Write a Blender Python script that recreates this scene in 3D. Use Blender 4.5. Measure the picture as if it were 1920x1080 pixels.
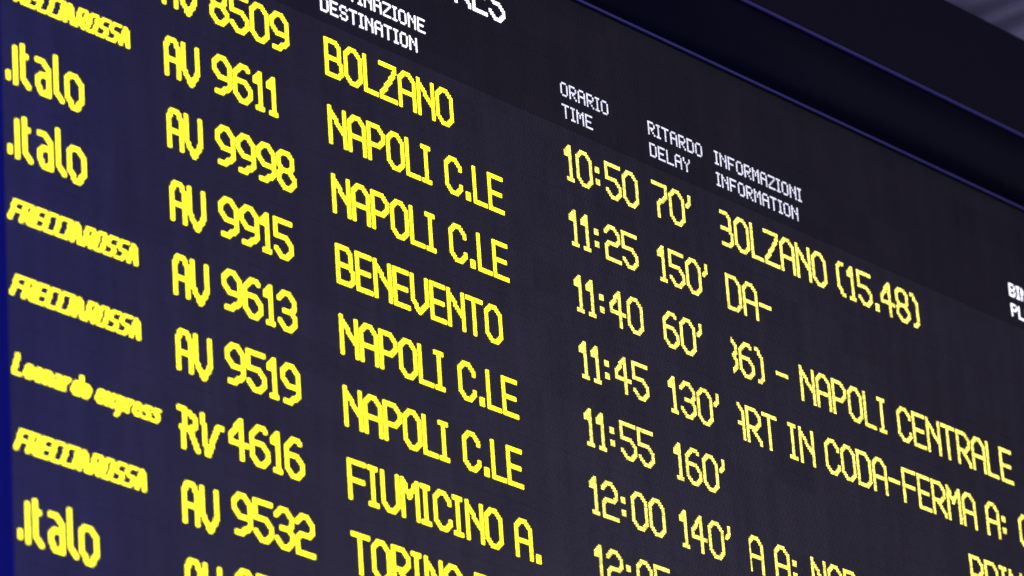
import bpy, math, random
from mathutils import Matrix, Vector

# ---------------------------------------------------------------- units
# The board is laid out in LED cells: u = column (right), v = row (down), w = depth (into the board).
S = 0.006            # one LED pitch in metres
H0 = 7.4             # height of the first train row above the floor
def P(u, v, w=0.0):
    return Vector((u * S, w * S, -v * S))

sc = bpy.context.scene
for o in list(bpy.data.objects):
    bpy.data.objects.remove(o)
COL = sc.collection

# ---------------------------------------------------------------- camera
F_PX, RX, RY, RZ = 9360.23, -0.414974, -0.877563, -0.070531
T = Vector((-79.6246, -106.3856, 2108.513))
R = (Matrix.Rotation(RZ, 3, 'Z') @ Matrix.Rotation(RX, 3, 'X') @ Matrix.Rotation(RY, 3, 'Y'))
Cc = -(R.transposed() @ T)
def dirw(r): return Vector((r[0], r[2], -r[1]))
right, down, fwd = dirw(R[0]), dirw(R[1]), dirw(R[2])
cam_d = bpy.data.cameras.new('camera')
cam = bpy.data.objects.new('camera', cam_d)
COL.objects.link(cam)
M = Matrix.Identity(4)
M.col[0][:3] = right; M.col[1][:3] = -down; M.col[2][:3] = -fwd
M.col[3][:3] = P(*Cc) + Vector((0, 0, H0))
cam.matrix_world = M
cam_d.sensor_width = 36.0
cam_d.lens = F_PX / 1920.0 * 36.0
cam_d.clip_start, cam_d.clip_end = 0.1, 200
cam_d.dof.use_dof = True
cam_d.dof.focus_distance = 2235 * S
APERTURE = 12.5 * S
cam_d.dof.aperture_fstop = cam_d.lens / 1000.0 / APERTURE
sc.camera = cam

# ---------------------------------------------------------------- world, lamps, exposure
w = bpy.data.worlds.new('World'); sc.world = w; w.use_nodes = True
bg = w.node_tree.nodes['Background']
bg.inputs[0].default_value = (0.42, 0.38, 0.62, 1); bg.inputs[1].default_value = 0.55
def area(name, loc, target, sx, sy, power, col):
    d = bpy.data.lights.new(name, 'AREA'); d.shape = 'RECTANGLE'; d.size, d.size_y = sx, sy
    d.energy = power; d.color = col
    o = bpy.data.objects.new(name, d); COL.objects.link(o)
    o.location = loc + Vector((0, 0, H0))
    o.rotation_euler = (target - loc).to_track_quat('-Z', 'Y').to_euler()
    return o
area('low_front_fill', P(200, 500, -370), P(200, 240, 0), 2.0, 1.2, 46, (0.84, 0.80, 1.0))  # added fill from low in front, standing in for the letters' glare
area('blue_edge_light', P(-250, 190, -110), P(-170, 190, 0), 0.2, 3.6, 22.0, (0.05, 0.08, 1.0))
sc.view_settings.view_transform = 'Standard'
sc.view_settings.look = 'None'
sc.view_settings.exposure = 0; sc.view_settings.gamma = 1
sc.view_settings.use_curve_mapping = False
sc.render.engine = 'CYCLES'
sc.cycles.use_denoising = True
sc.cycles.max_bounces = 4
sc.cycles.sample_clamp_indirect = 4

# ---------------------------------------------------------------- materials
def nt(name):
    m = bpy.data.materials.new(name); m.use_nodes = True
    return m, m.node_tree, m.node_tree.nodes['Principled BSDF']
def N(t, kind, **kw):
    n = t.nodes.new(kind)
    for k, v in kw.items(): setattr(n, k, v)
    return n
def math_(t, op, a, b=None):
    n = N(t, 'ShaderNodeMath', operation=op)
    for i, x in enumerate((a, b)):
        if x is None: continue
        if isinstance(x, (int, float)): n.inputs[i].default_value = x
        else: t.links.new(x, n.inputs[i])
    return n.outputs[0]
def panel_mat(name, mask, lens):
    """unlit LED matrix: dark mask with a round lens per cell, slight differences between modules"""
    m, t, b = nt(name)
    tc = N(t, 'ShaderNodeTexCoord'); sx = N(t, 'ShaderNodeSeparateXYZ')
    t.links.new(tc.outputs['Object'], sx.inputs[0])
    u = math_(t, 'DIVIDE', sx.outputs[0], S); v = math_(t, 'DIVIDE', sx.outputs[2], -S)
    fu = math_(t, 'SUBTRACT', math_(t, 'FRACT', u), 0.5); fv = math_(t, 'SUBTRACT', math_(t, 'FRACT', v), 0.5)
    d2 = math_(t, 'ADD', math_(t, 'MULTIPLY', fu, fu), math_(t, 'MULTIPLY', fv, fv))
    dot = math_(t, 'LESS_THAN', d2, 0.12)
    cell = N(t, 'ShaderNodeCombineXYZ')
    t.links.new(math_(t, 'FLOOR', math_(t, 'DIVIDE', u, 32.0)), cell.inputs[0])
    t.links.new(math_(t, 'FLOOR', math_(t, 'DIVIDE', v, 16.0)), cell.inputs[1])
    wn = N(t, 'ShaderNodeTexWhiteNoise'); wn.noise_dimensions = '2D'; t.links.new(cell.outputs[0], wn.inputs['Vector'])
    # each LED differs a little, and the face is dusty in vertical streaks
    led = N(t, 'ShaderNodeCombineXYZ')
    t.links.new(math_(t, 'FLOOR', u), led.inputs[0]); t.links.new(math_(t, 'FLOOR', v), led.inputs[1])
    wl = N(t, 'ShaderNodeTexWhiteNoise'); wl.noise_dimensions = '2D'; t.links.new(led.outputs[0], wl.inputs['Vector'])
    st = N(t, 'ShaderNodeCombineXYZ')
    t.links.new(math_(t, 'MULTIPLY', u, 0.11), st.inputs[0]); t.links.new(math_(t, 'MULTIPLY', v, 0.012), st.inputs[1])
    ns = N(t, 'ShaderNodeTexNoise'); ns.inputs['Scale'].default_value = 1.0; ns.inputs['Detail'].default_value = 4
    t.links.new(st.outputs[0], ns.inputs['Vector'])
    k = math_(t, 'ADD', 0.53, math_(t, 'MULTIPLY', wn.outputs[0], 0.14))
    k = math_(t, 'ADD', k, math_(t, 'MULTIPLY', wl.outputs[0], 0.16))
    k = math_(t, 'ADD', k, math_(t, 'MULTIPLY', ns.outputs[0], 0.55))
    mix = N(t, 'ShaderNodeMix', data_type='RGBA')
    t.links.new(dot, mix.inputs['Factor'])
    mix.inputs['A'].default_value = (*mask, 1); mix.inputs['B'].default_value = (*lens, 1)
    sc_ = N(t, 'ShaderNodeVectorMath', operation='SCALE')
    t.links.new(mix.outputs['Result'], sc_.inputs[0]); t.links.new(k, sc_.inputs['Scale'])
    t.links.new(sc_.outputs[0], b.inputs['Base Color'])
    b.inputs['Roughness'].default_value = 0.75
    b.inputs['Specular IOR Level'].default_value = 0.15
    return m
M_ROW = panel_mat('led_panel_face', (0.028, 0.026, 0.032), (0.078, 0.072, 0.084))
M_HEAD = panel_mat('led_heading_face', (0.018, 0.017, 0.020), (0.052, 0.049, 0.054))
def paint(name, col, rough=0.4, spec=0.3, bump=0.0, var=0.25, scale=14):
    m, t, b = nt(name)
    tc = N(t, 'ShaderNodeTexCoord'); ns = N(t, 'ShaderNodeTexNoise')
    ns.inputs['Scale'].default_value = scale; ns.inputs['Detail'].default_value = 5
    t.links.new(tc.outputs['Object'], ns.inputs['Vector'])
    k = math_(t, 'ADD', 1 - var / 2, math_(t, 'MULTIPLY', ns.outputs[0], var))
    s = N(t, 'ShaderNodeVectorMath', operation='SCALE'); s.inputs[0].default_value = col
    t.links.new(k, s.inputs['Scale']); t.links.new(s.outputs[0], b.inputs['Base Color'])
    b.inputs['Roughness'].default_value = rough; b.inputs['Specular IOR Level'].default_value = spec
    return m
M_BEZEL = paint('shaded_blue_paint', (0.0009, 0.0018, 0.010), 0.4, 0.06)  # the frame's blue paint with its shade put into the colour
M_SIDE = paint('blue_paint', (0.009, 0.011, 0.095), 0.6, 0.0)
M_TRIM = paint('lit_edge_paint', (0.040, 0.040, 0.20), 0.35, 0.5)  # light caught along the frame edges, put into a brighter blue
M_FASCIA = paint('dark_fascia_paint', (0.011, 0.009, 0.019), 0.6, 0.12)
M_CEIL = paint('ceiling_plaster', (0.28, 0.28, 0.36), 0.8, 0.2, var=1.3, scale=1.6)
def led_mat(name, col, strength, spread=0.32):
    m, t, b = nt(name)
    t.nodes.remove(b)
    e = N(t, 'ShaderNodeEmission'); e.inputs[0].default_value = (*col, 1)
    # diodes are never quite equally bright
    tc = N(t, 'ShaderNodeTexCoord'); sx = N(t, 'ShaderNodeSeparateXYZ'); t.links.new(tc.outputs['Object'], sx.inputs[0])
    c = N(t, 'ShaderNodeCombineXYZ')
    t.links.new(math_(t, 'FLOOR', math_(t, 'DIVIDE', sx.outputs[0], S)), c.inputs[0])
    t.links.new(math_(t, 'FLOOR', math_(t, 'DIVIDE', sx.outputs[2], S)), c.inputs[1])
    wn = N(t, 'ShaderNodeTexWhiteNoise'); wn.noise_dimensions = '2D'; t.links.new(c.outputs[0], wn.inputs['Vector'])
    k = math_(t, 'MULTIPLY', math_(t, 'ADD', 1 - spread / 2, math_(t, 'MULTIPLY', wn.outputs[0], spread)), strength)
    t.links.new(k, e.inputs[1])
    t.links.new(e.outputs[0], t.nodes['Material Output'].inputs[0])
    m.cycles.emission_sampling = 'NONE'
    return m
M_YEL = led_mat('yellow_leds', (1.0, 0.89, 0.018), 3.4)
M_PALE = led_mat('pale_yellow_leds', (1.0, 0.88, 0.15), 1.6, 0.9)  # same yellow diodes; blown-out look of the sharp columns put into the colour
M_WHT = led_mat('white_leds', (0.82, 0.80, 1.0), 2.6)
M_WHT2 = led_mat('dim_white_leds', (0.80, 0.80, 1.0), 1.2, 0.4)

# ---------------------------------------------------------------- scene graph helpers
def link_mesh(name, verts, faces, mat, parent=None, label=None):
    me = bpy.data.meshes.new(name)
    me.from_pydata([tuple(v) for v in verts], [], faces); me.update()
    me.materials.append(mat)
    o = bpy.data.objects.new(name, me); COL.objects.link(o)
    if parent is not None: o.parent = parent
    if label: o['label'] = label
    return o
def box(vs, fs, u0, u1, v0, v1, w0, w1):
    n = len(vs)
    for w_ in (w0, w1):
        for (a, b) in ((u0, v0), (u1, v0), (u1, v1), (u0, v1)): vs.append(P(a, b, w_))
    fs += [[n, n+1, n+2, n+3], [n+7, n+6, n+5, n+4], [n, n+4, n+5, n+1], [n+1, n+5, n+6, n+2], [n+2, n+6, n+7, n+3], [n+3, n+7, n+4, n]]
def sweep_u(prof, u0, u1):
    """closed profile [(v,w)...] extruded along the rows"""
    n = len(prof)
    vs = [P(u0, v, w_) for v, w_ in prof] + [P(u1, v, w_) for v, w_ in prof]
    fs = [[i, (i+1) % n, n + (i+1) % n, n + i] for i in range(n)] + [list(range(n))[::-1], [n + i for i in range(n)]]
    return vs, fs
def sweep_v(prof, v0, v1):
    n = len(prof)
    vs = [P(u, v0, w_) for u, w_ in prof] + [P(u, v1, w_) for u, w_ in prof]
    fs = [[i, (i+1) % n, n + (i+1) % n, n + i] for i in range(n)] + [list(range(n))[::-1], [n + i for i in range(n)]]
    return vs, fs

# ---------------------------------------------------------------- LED lettering
# Tall font: 18 rows, two-LED strokes, drawn as paths of a 2x2 brush. width, advance, paths
F18 = {
 'A': (10, 12, [[(0,16),(0,3),(3,0),(5,0),(8,3),(8,16)], [(0,9),(8,9)]]),
 'B': (10, 12, [[(0,0),(0,16),(6,16),(8,14),(8,10),(6,8),(7,7),(7,2),(5,0),(0,0)], [(0,8),(6,8)]]),
 'C': (10, 12, [[(8,4),(8,3),(5,0),(3,0),(0,3),(0,13),(3,16),(5,16),(8,13),(8,12)]]),
 'D': (10, 12, [[(0,0),(0,16),(5,16),(8,13),(8,3),(5,0),(0,0)]]),
 'E': (9, 11, [[(7,0),(0,0),(0,16),(7,16)], [(0,8),(6,8)]]),
 'F': (10, 12, [[(8,0),(0,0),(0,16)], [(0,8),(7,8)]]),
 'I': (6, 8, [[(0,0),(4,0)], [(2,0),(2,16)], [(0,16),(4,16)]]),
 'L': (8, 10, [[(0,0),(0,16),(6,16)]]),
 'M': (10, 12, [[(0,16),(0,0),(1,1),(4,7),(7,1),(8,0),(8,16)]]),
 'N': (10, 12, [[(0,16),(0,0),(0,1),(8,11)], [(8,0),(8,16)]]),
 'O': (10, 12, [[(3,0),(5,0),(8,3),(8,13),(5,16),(3,16),(0,13),(0,3),(3,0)]]),
 'P': (10, 12, [[(0,16),(0,0),(5,0),(8,3),(8,6),(5,9),(0,9)]]),
 'R': (10, 12, [[(0,16),(0,0),(5,0),(8,3),(8,6),(5,9),(0,9)], [(3,9),(8,15),(8,16)]]),
 'S': (10, 12, [[(8,3),(5,0),(3,0),(0,3),(0,5),(3,8),(5,8),(8,11),(8,13),(5,16),(3,16),(0,13)]]),
 'T': (10, 12, [[(0,0),(8,0)], [(4,0),(4,16)]]),
 'U': (10, 12, [[(0,0),(0,13),(3,16),(5,16),(8,13),(8,0)]]),
 'V': (10, 12, [[(0,0),(0,11),(4,16),(8,11),(8,0)]]),
 'Z': (10, 12, [[(0,0),(8,0),(8,2),(7,4),(1,13),(0,15),(0,16),(8,16)]]),
 '0': (10, 12, [[(3,0),(5,0),(8,3),(8,13),(5,16),(3,16),(0,13),(0,3),(3,0)]]),
 '1': (6, 8, [[(3,0),(3,16)], [(2,1),(0,3),(0,4),(3,3)], [(1,16),(4,16)]]),
 '2': (10, 12, [[(0,3),(3,0),(5,0),(8,3),(8,6),(6,8),(2,8),(0,10),(0,16),(8,16)]]),
 '3': (10, 12, [[(0,3),(3,0),(5,0),(8,3),(8,6),(6,8),(3,8)], [(6,8),(8,10),(8,13),(5,16),(3,16),(0,13)]]),
 '4': (10, 12, [[(5,16),(5,0),(0,7),(0,10),(8,10)]]),
 '5': (10, 12, [[(8,0),(0,0),(0,7),(5,7),(8,10),(8,13),(5,16),(3,16),(0,13)]]),
 '6': (10, 12, [[(7,1),(6,0),(4,0),(0,4),(0,13),(3,16),(5,16),(8,13),(8,10),(5,7),(0,7)]]),
 '7': (10, 12, [[(0,0),(8,0),(8,5),(3,10),(3,16)]]),
 '8': (10, 12, [[(2,0),(5,0),(7,2),(7,6),(5,8),(8,11),(8,13),(5,16),(3,16),(0,13),(0,10),(2,8),(0,6),(0,2),(2,0)], [(2,8),(5,8)]]),
 '9': (10, 12, [[(1,16),(4,16),(8,12),(8,3),(5,0),(3,0),(0,3),(0,6),(3,9),(8,9)]]),
 '(': (6, 8, [[(4,0),(2,0),(0,2),(0,12),(3,16),(4,16)]]),
 ')': (6, 8, [[(0,0),(1,0),(4,4),(4,14),(2,16),(1,16)]]),
 '-': (9, 11, [[(0,8),(7,8)]]),
 "'": (4, 6, [[(2,0),(2,3),(0,5)]]),
 ' ': (5, 7, []),
}
for k_ in list(F18):          # the real face is eleven columns wide: stretch the right half by one
    wd_, ad_, ps_ = F18[k_]
    if wd_ >= 8 and k_ != '-': F18[k_] = (wd_ + 1, ad_, [[(x + (1 if x >= 5 else 0), y) for x, y in p] for p in ps_])
DOTS = {'.': (3, 6, [(x + 1, y) for x in range(3) for y in (14, 15, 16, 17)]),
        ':': (5, 8, [(x + 1, y) for x in range(3) for y in (5, 6, 7, 11, 12, 13)])}
def path_cells(path, brush=2):
    out = set()
    for (x0, y0), (x1, y1) in zip(path, path[1:]):
        n = max(abs(x1 - x0), abs(y1 - y0), 1)
        for i in range(n + 1):
            x = round(x0 + (x1 - x0) * i / n); y = round(y0 + (y1 - y0) * i / n)
            for a in range(brush):
                for b_ in range(brush): out.add((x + a, y + b_))
    return out
def text18(s, u, v, cut=None, wide_l=0):
    """list of words, each a set of lit cells"""
    words, cells = [], set()
    for ch in s + ' ':
        if ch == ' ':
            if cells: words.append(cells)
            cells = set(); u += 7
            continue
        if ch in DOTS:
            wd, adv, pts = DOTS[ch]; c = set(pts)
        else:
            wd, adv, paths = F18[ch]; c = set()
            for p in paths: c |= path_cells(p)
        for (x, y) in c:
            if cut is None or u + x >= cut: cells.add((u + x, v + y))
        u += adv + (wide_l if ch in 'L' else 0)
    return words
# 5x7 heading font
F7 = {
 'A': ["01110","10001","10001","11111","10001","10001","10001"], 'B': ["11110","10001","10001","11110","10001","10001","11110"],
 'C': ["01110","10001","10000","10000","10000","10001","01110"], 'D': ["11110","10001","10001","10001","10001","10001","11110"],
 'E': ["11111","10000","10000","11110","10000","10000","11111"], 'F': ["11111","10000","10000","11110","10000","10000","10000"],
 'I': ["111","010","010","010","010","010","111"], 'L': ["10000","10000","10000","10000","10000","10000","11111"],
 'M': ["10001","11011","10101","10101","10001","10001","10001"], 'N': ["10001","11001","10101","10011","10001","10001","10001"],
 'O': ["01110","10001","10001","10001","10001","10001","01110"], 'P': ["11110","10001","10001","11110","10000","10000","10000"],
 'R': ["11110","10001","10001","11110","10100","10010","10001"], 'S': ["01110","10001","10000","01110","00001","10001","01110"],
 'T': ["11111","00100","00100","00100","00100","00100","00100"], 'Y': ["10001","10001","01010","00100","00100","00100","00100"],
 'Z': ["11111","00001","00010","00100","01000","10000","11111"], 'G': ["01110","10001","10000","10011","10001","10001","01110"],
 ' ': ["000"]*7}
def text7(s, u, v):
    cells = set()
    for ch in s:
        g = F7[ch]
        for y, row in enumerate(g):
            for x, b_ in enumerate(row):
                if b_ == '1': cells.add((u + x, v + y))
        u += len(g[0]) + 1
    return cells
# small italic operator lettering, nine rows of capitals and lower case
I9 = {
 'F': ["11111","10000","10000","10000","11110","10000","10000","10000","10000"], 'R': ["11110","10001","10001","10001","11110","10100","10010","10010","10001"],
 'E': ["11111","10000","10000","10000","11110","10000","10000","10000","11111"], 'C': ["01111","10000","10000","10000","10000","10000","10000","10000","01111"],
 'I': ["1"]*9, 'A': ["000010","000011","000101","000101","001001","001001","001111","010001","010001"],
 'O': ["01110","10001","10001","10001","10001","10001","10001","10001","01110"], 'S': ["01111","10000","10000","10000","01110","00001","00001","00001","11110"],
 'L': ["1000","1000","1000","1000","1000","1000","1000","1000","1111"],
 'e': ["0000","0000","0000","0110","1001","1111","1000","1001","0110"], 'o': ["0000","0000","0000","0110","1001","1001","1001","1001","0110"],
 'n': ["0000","0000","0000","1110","1001","1001","1001","1001","1001"], 'a': ["0000","0000","0000","0110","0001","0111","1001","1001","0111"],
 'r': ["000","000","000","111","110","100","100","100","100"], 'd': ["0001","0001","0001","0111","1001","1001","1001","1001","0111"],
 'x': ["0000","0000","0000","1001","1001","0110","0110","1001","1001"], 's': ["0000","0000","0000","0111","1000","0110","0001","0001","1110"],
 'p': ["0000","0000","0000","1110","1001","1001","1001","1001","1110","1000","1000","1000"], ' ': ["00"]*9}
def italic9(s, u, v, adv_extra=1, shear=3.0):
    cells = set()
    for ch in s:
        g = I9[ch]
        for y, row in enumerate(g):
            for x, b_ in enumerate(row):
                if b_ == '1':
                    dx = 0 if ch == 'A' else round((8 - y) * shear / 8)
                    for k in (0, 1): cells.add((int(u) + x + dx + k, v + y))
        u += len(g[0]) + adv_extra
    return cells
def free(paths, u, v, brush=2):
    c = set()
    for p in paths: c |= path_cells(p, brush)
    return {(x + u, y + v) for x, y in c}
def logo_low(v):      # rounded lower-case operator mark
    return free([[(0,12),(0,14)], [(4,0),(4,15)], [(8,-2),(8,12),(11,15)], [(8,2),(10,2)],
                 [(16,1),(19,1),(22,4),(22,15)], [(22,7),(18,7),(16,9),(16,12),(18,15),(20,15),(22,13)],
                 [(26,-3),(26,12),(29,15)], [(34,2),(37,2),(40,5),(40,12),(37,16),(35,16),(32,12),(32,4),(34,2)]], -186, v)
AV = [[(0,16),(0,3),(2,0),(5,0),(7,3),(7,16)], [(0,9),(7,9)], [(10,0),(10,11),(14,17),(18,11),(18,0)]]
RV = [[(0,0),(6,1),(9,3),(9,6),(6,8),(1,8)], [(3,1),(2,16)], [(6,9),(10,16)], [(13,0),(15,16),(16,16),(21,4),(22,3),(24,3)]]

PKG = [(-1, -0.7), (-0.7, -1), (0.7, -1), (1, -0.7), (1, 0.7), (0.7, 1), (-0.7, 1), (-1, 0.7)]   # bevelled square package
def leds(name, cells, mat, parent, label=None, rad=0.45, dv=0.0):
    """one mesh of lit diodes standing a little proud of the panel"""
    vs, fs = [], []
    for (u, v) in sorted(cells):
        n = len(vs)
        cu, cv = u + 0.5, v + 0.5 + dv
        for (a, b_) in PKG: vs.append(P(cu + rad * a, cv + rad * b_, -0.05))
        for (a, b_) in PKG: vs.append(P(cu + rad * 0.85 * a, cv + rad * 0.85 * b_, -0.22))
        fs.append([n + 8 + i for i in range(8)])
        for i in range(8):
            j = (i + 1) % 8
            fs.append([n + i, n + j, n + 8 + j, n + 8 + i])
    return link_mesh(name, vs, fs, mat, parent, label)

# ---------------------------------------------------------------- the board
U0, U1 = -189.3, 640.0
board = bpy.data.objects.new('departure_board', None); COL.objects.link(board)
board.location = (0, 0, H0)
board['label'] = 'large LED departure board with yellow train rows and white headings in dark blue frame'
board['category'] = 'departure board'

def panel(name, v0, v1, mat, label):
    vs, fs = [], []
    box(vs, fs, U0, U1, v0 + 0.06, v1 - 0.06, 0.0, 14.0)
    return link_mesh(name, vs, fs, mat, board, label)
title = panel('title_panel', -74.6, -39, M_HEAD, 'dark panel with white DEPARTURES title')
for wd in text18('DEPARTURES', 4, -64): leds('title_lettering', wd, M_WHT, title)
head = panel('heading_panel', -39, -7, M_HEAD, 'dark panel with white column headings')
for a, b_, u, m in (('DESTINAZIONE', 'DESTINATION', -1, M_WHT), ('ORARIO', 'TIME', 156, M_WHT2), ('RITARDO', 'DELAY', 217, M_WHT2),
                 ('INFORMAZIONI', 'INFORMATION', 265, M_WHT2), ('BINARIO', 'PLATFORM', 496, M_WHT)):
    for tx, v in ((a, -30), (b_, -19)):
        leds('column_heading', text7(tx, u, v), m, head, 'white heading ' + tx)

CUT = 265
rows = [  # operator, number, destination, time, delay, information (text, start column)
 (None,      'AV', '8509', 'BOLZANO', '10:50', "70'",  ('BOLZANO (15.48)', 263)),
 ('frec',    'AV', '9611', 'NAPOLI C.LE', '11:25', "150'", ('DA-', 265)),
 ('low',     'AV', '9998', 'NAPOLI C.LE', '11:40', "60'",  ('36) - NAPOLI CENTRALE', 258)),
 ('low',     'AV', '9915', 'BENEVENTO', '11:45', "130'", ('ART IN CODA-FERMA A: C', 259)),
 ('frec',    'AV', '9613', 'NAPOLI C.LE', '11:55', "160'", ('PRIN', 436)),
 ('frec',    'AV', '9519', 'NAPOLI C.LE', '12:00', "140'", ('A A: NOR', 264)),
 ('leo',     'RV', '4616', 'FIUMICINO A.', '12:05', None, None),
 ('frec',    'AV', '9532', 'TORINO P.', None, None, None),
 ('low',     'AV', '95', None, None, None, None),
 (None,) * 7, (None,) * 7,
]
for i, (op, kind, num, dest, tim, dly, info) in enumerate(rows):
    v = 32 * i
    pr = panel('train_row', v - 7, v + 25, M_ROW, ('row with yellow text ' + (kind + ' ' + num + ' ' + (dest or '')).strip()) if num else 'blank unlit row')
    if op == 'frec': leds('operator_lettering', italic9('FRECCIAROSSA', -187, v + 4, 0.95), M_YEL, pr)
    if op == 'leo': leds('operator_lettering', italic9('Leonardo express', -187, v + 5, 1.2, 2.0), M_YEL, pr)
    if op == 'low': leds('operator_lettering', logo_low(v + 1), M_YEL, pr)
    na, nd = -1.2 + (i - 1) * 0.42, -1.6 + (i - 1) * 0.25            # cabinets of this column hang a touch out of line
    if num:
        c = free(AV, -97, v + 1) if kind == 'AV' else free(RV, -98, v + 2)
        leds('train_category', c, M_YEL, pr, dv=na)
        for wd in text18(num, -69, v): leds('train_number', wd, M_YEL, pr, 'yellow number ' + num, dv=nd)
    for name, tx, u, m, cut, dv in (('destination', dest, 0, M_YEL, None, 0), ('departure_time', tim, 155, M_PALE, None, 0.9 - i * 0.27),
                      ('delay', dly, 216, M_PALE, None, 0), ('information', info and info[0], info and info[1], M_PALE, CUT, 0)):
        if tx:
            for wd, t_ in zip(text18(tx, u, v, cut, 1 if 'CENTRALE' in tx else 0), tx.split()): leds(name, wd, m, pr, 'yellow lettering ' + t_, dv=dv)
VB = 32 * len(rows) - 7

# frame: a sloping bezel round the panels, thin edge trims with their caught light painted on, a flat fascia outside
BV, BW, OUT = 26.0, -20.0, 66.0
vs, fs = sweep_u([(-74.8, 14), (-74.8, -1.5)] + [(-75.8 - BV * (1 - math.cos(k * math.pi / 32)), -2.2 - (-BW - 2.2) * math.sin(k * math.pi / 32)) for k in range(17)] + [(-75.8 - BV, 14)], U0 - BV - 40, U1 + 40)
tb = link_mesh('top_bezel', vs, fs, M_BEZEL, board)
for f in tb.data.polygons: f.use_smooth = len(f.vertices) == 4
vs, fs = sweep_u([(-74.9, -1.5), (-74.9, -2.0), (-75.5, -2.6), (-75.8, -2.25)], U0, U1)
link_mesh('inner_trim', vs, fs, M_TRIM, board)
vs, fs = sweep_u([(-75.8 - BV + 0.2, BW - 0.1), (-75.8 - BV + 0.2, BW - 1.0), (-75.8 - BV - 0.9, BW - 1.2), (-75.8 - BV - 0.9, BW - 0.1)], U0 - BV - 40, U1 + 40)
link_mesh('outer_trim', vs, fs, M_TRIM, board)
vs, fs = sweep_u([(-76.8 - BV, BW), (-76.8 - BV, 40), (-76.8 - BV - 58, 40), (-76.8 - BV - 58, BW + 1.5), (-76.8 - BV - 57, BW)], U0 - BV - 40, U1 + 40)
link_mesh('top_fascia', vs, fs, M_FASCIA, board)
vs, fs = sweep_v([(U0 - 0.05, 14), (U0 - 0.05, -1.0), (U0 - 2.5, -3.0), (U0 - 4.0, -3.0), (U0 - 24, -12), (U0 - 30, -12), (U0 - 30, 14)], -74.9, VB)
link_mesh('side_bezel', vs, fs, M_SIDE, board)

# ---------------------------------------------------------------- station ceiling beyond the board
vs, fs = [], []
box(vs, fs, -900, 3200, -760, -700, -700, 2600)
for k in range(16):
    w_ = -500 + k * 180
    box(vs, fs, -900, 3200, -699.5, -665, w_, w_ + 40)
for k in range(70):       # fine ribs between the beams
    u_ = -690 + k * 54
    box(vs, fs, u_, u_ + 14, -699.7, -690, -680, 2580)
for k in range(14):
    u_ = -700 + k * 260
    box(vs, fs, u_, u_ + 30, -699.6, -680, -690, 2590)
ceil = link_mesh('ceiling', vs, fs, M_CEIL)
ceil.location = (0, 0, H0)
ceil['label'] = 'pale coffered station hall ceiling far above the board'; ceil['category'] = 'ceiling'; ceil['kind'] = 'structure'
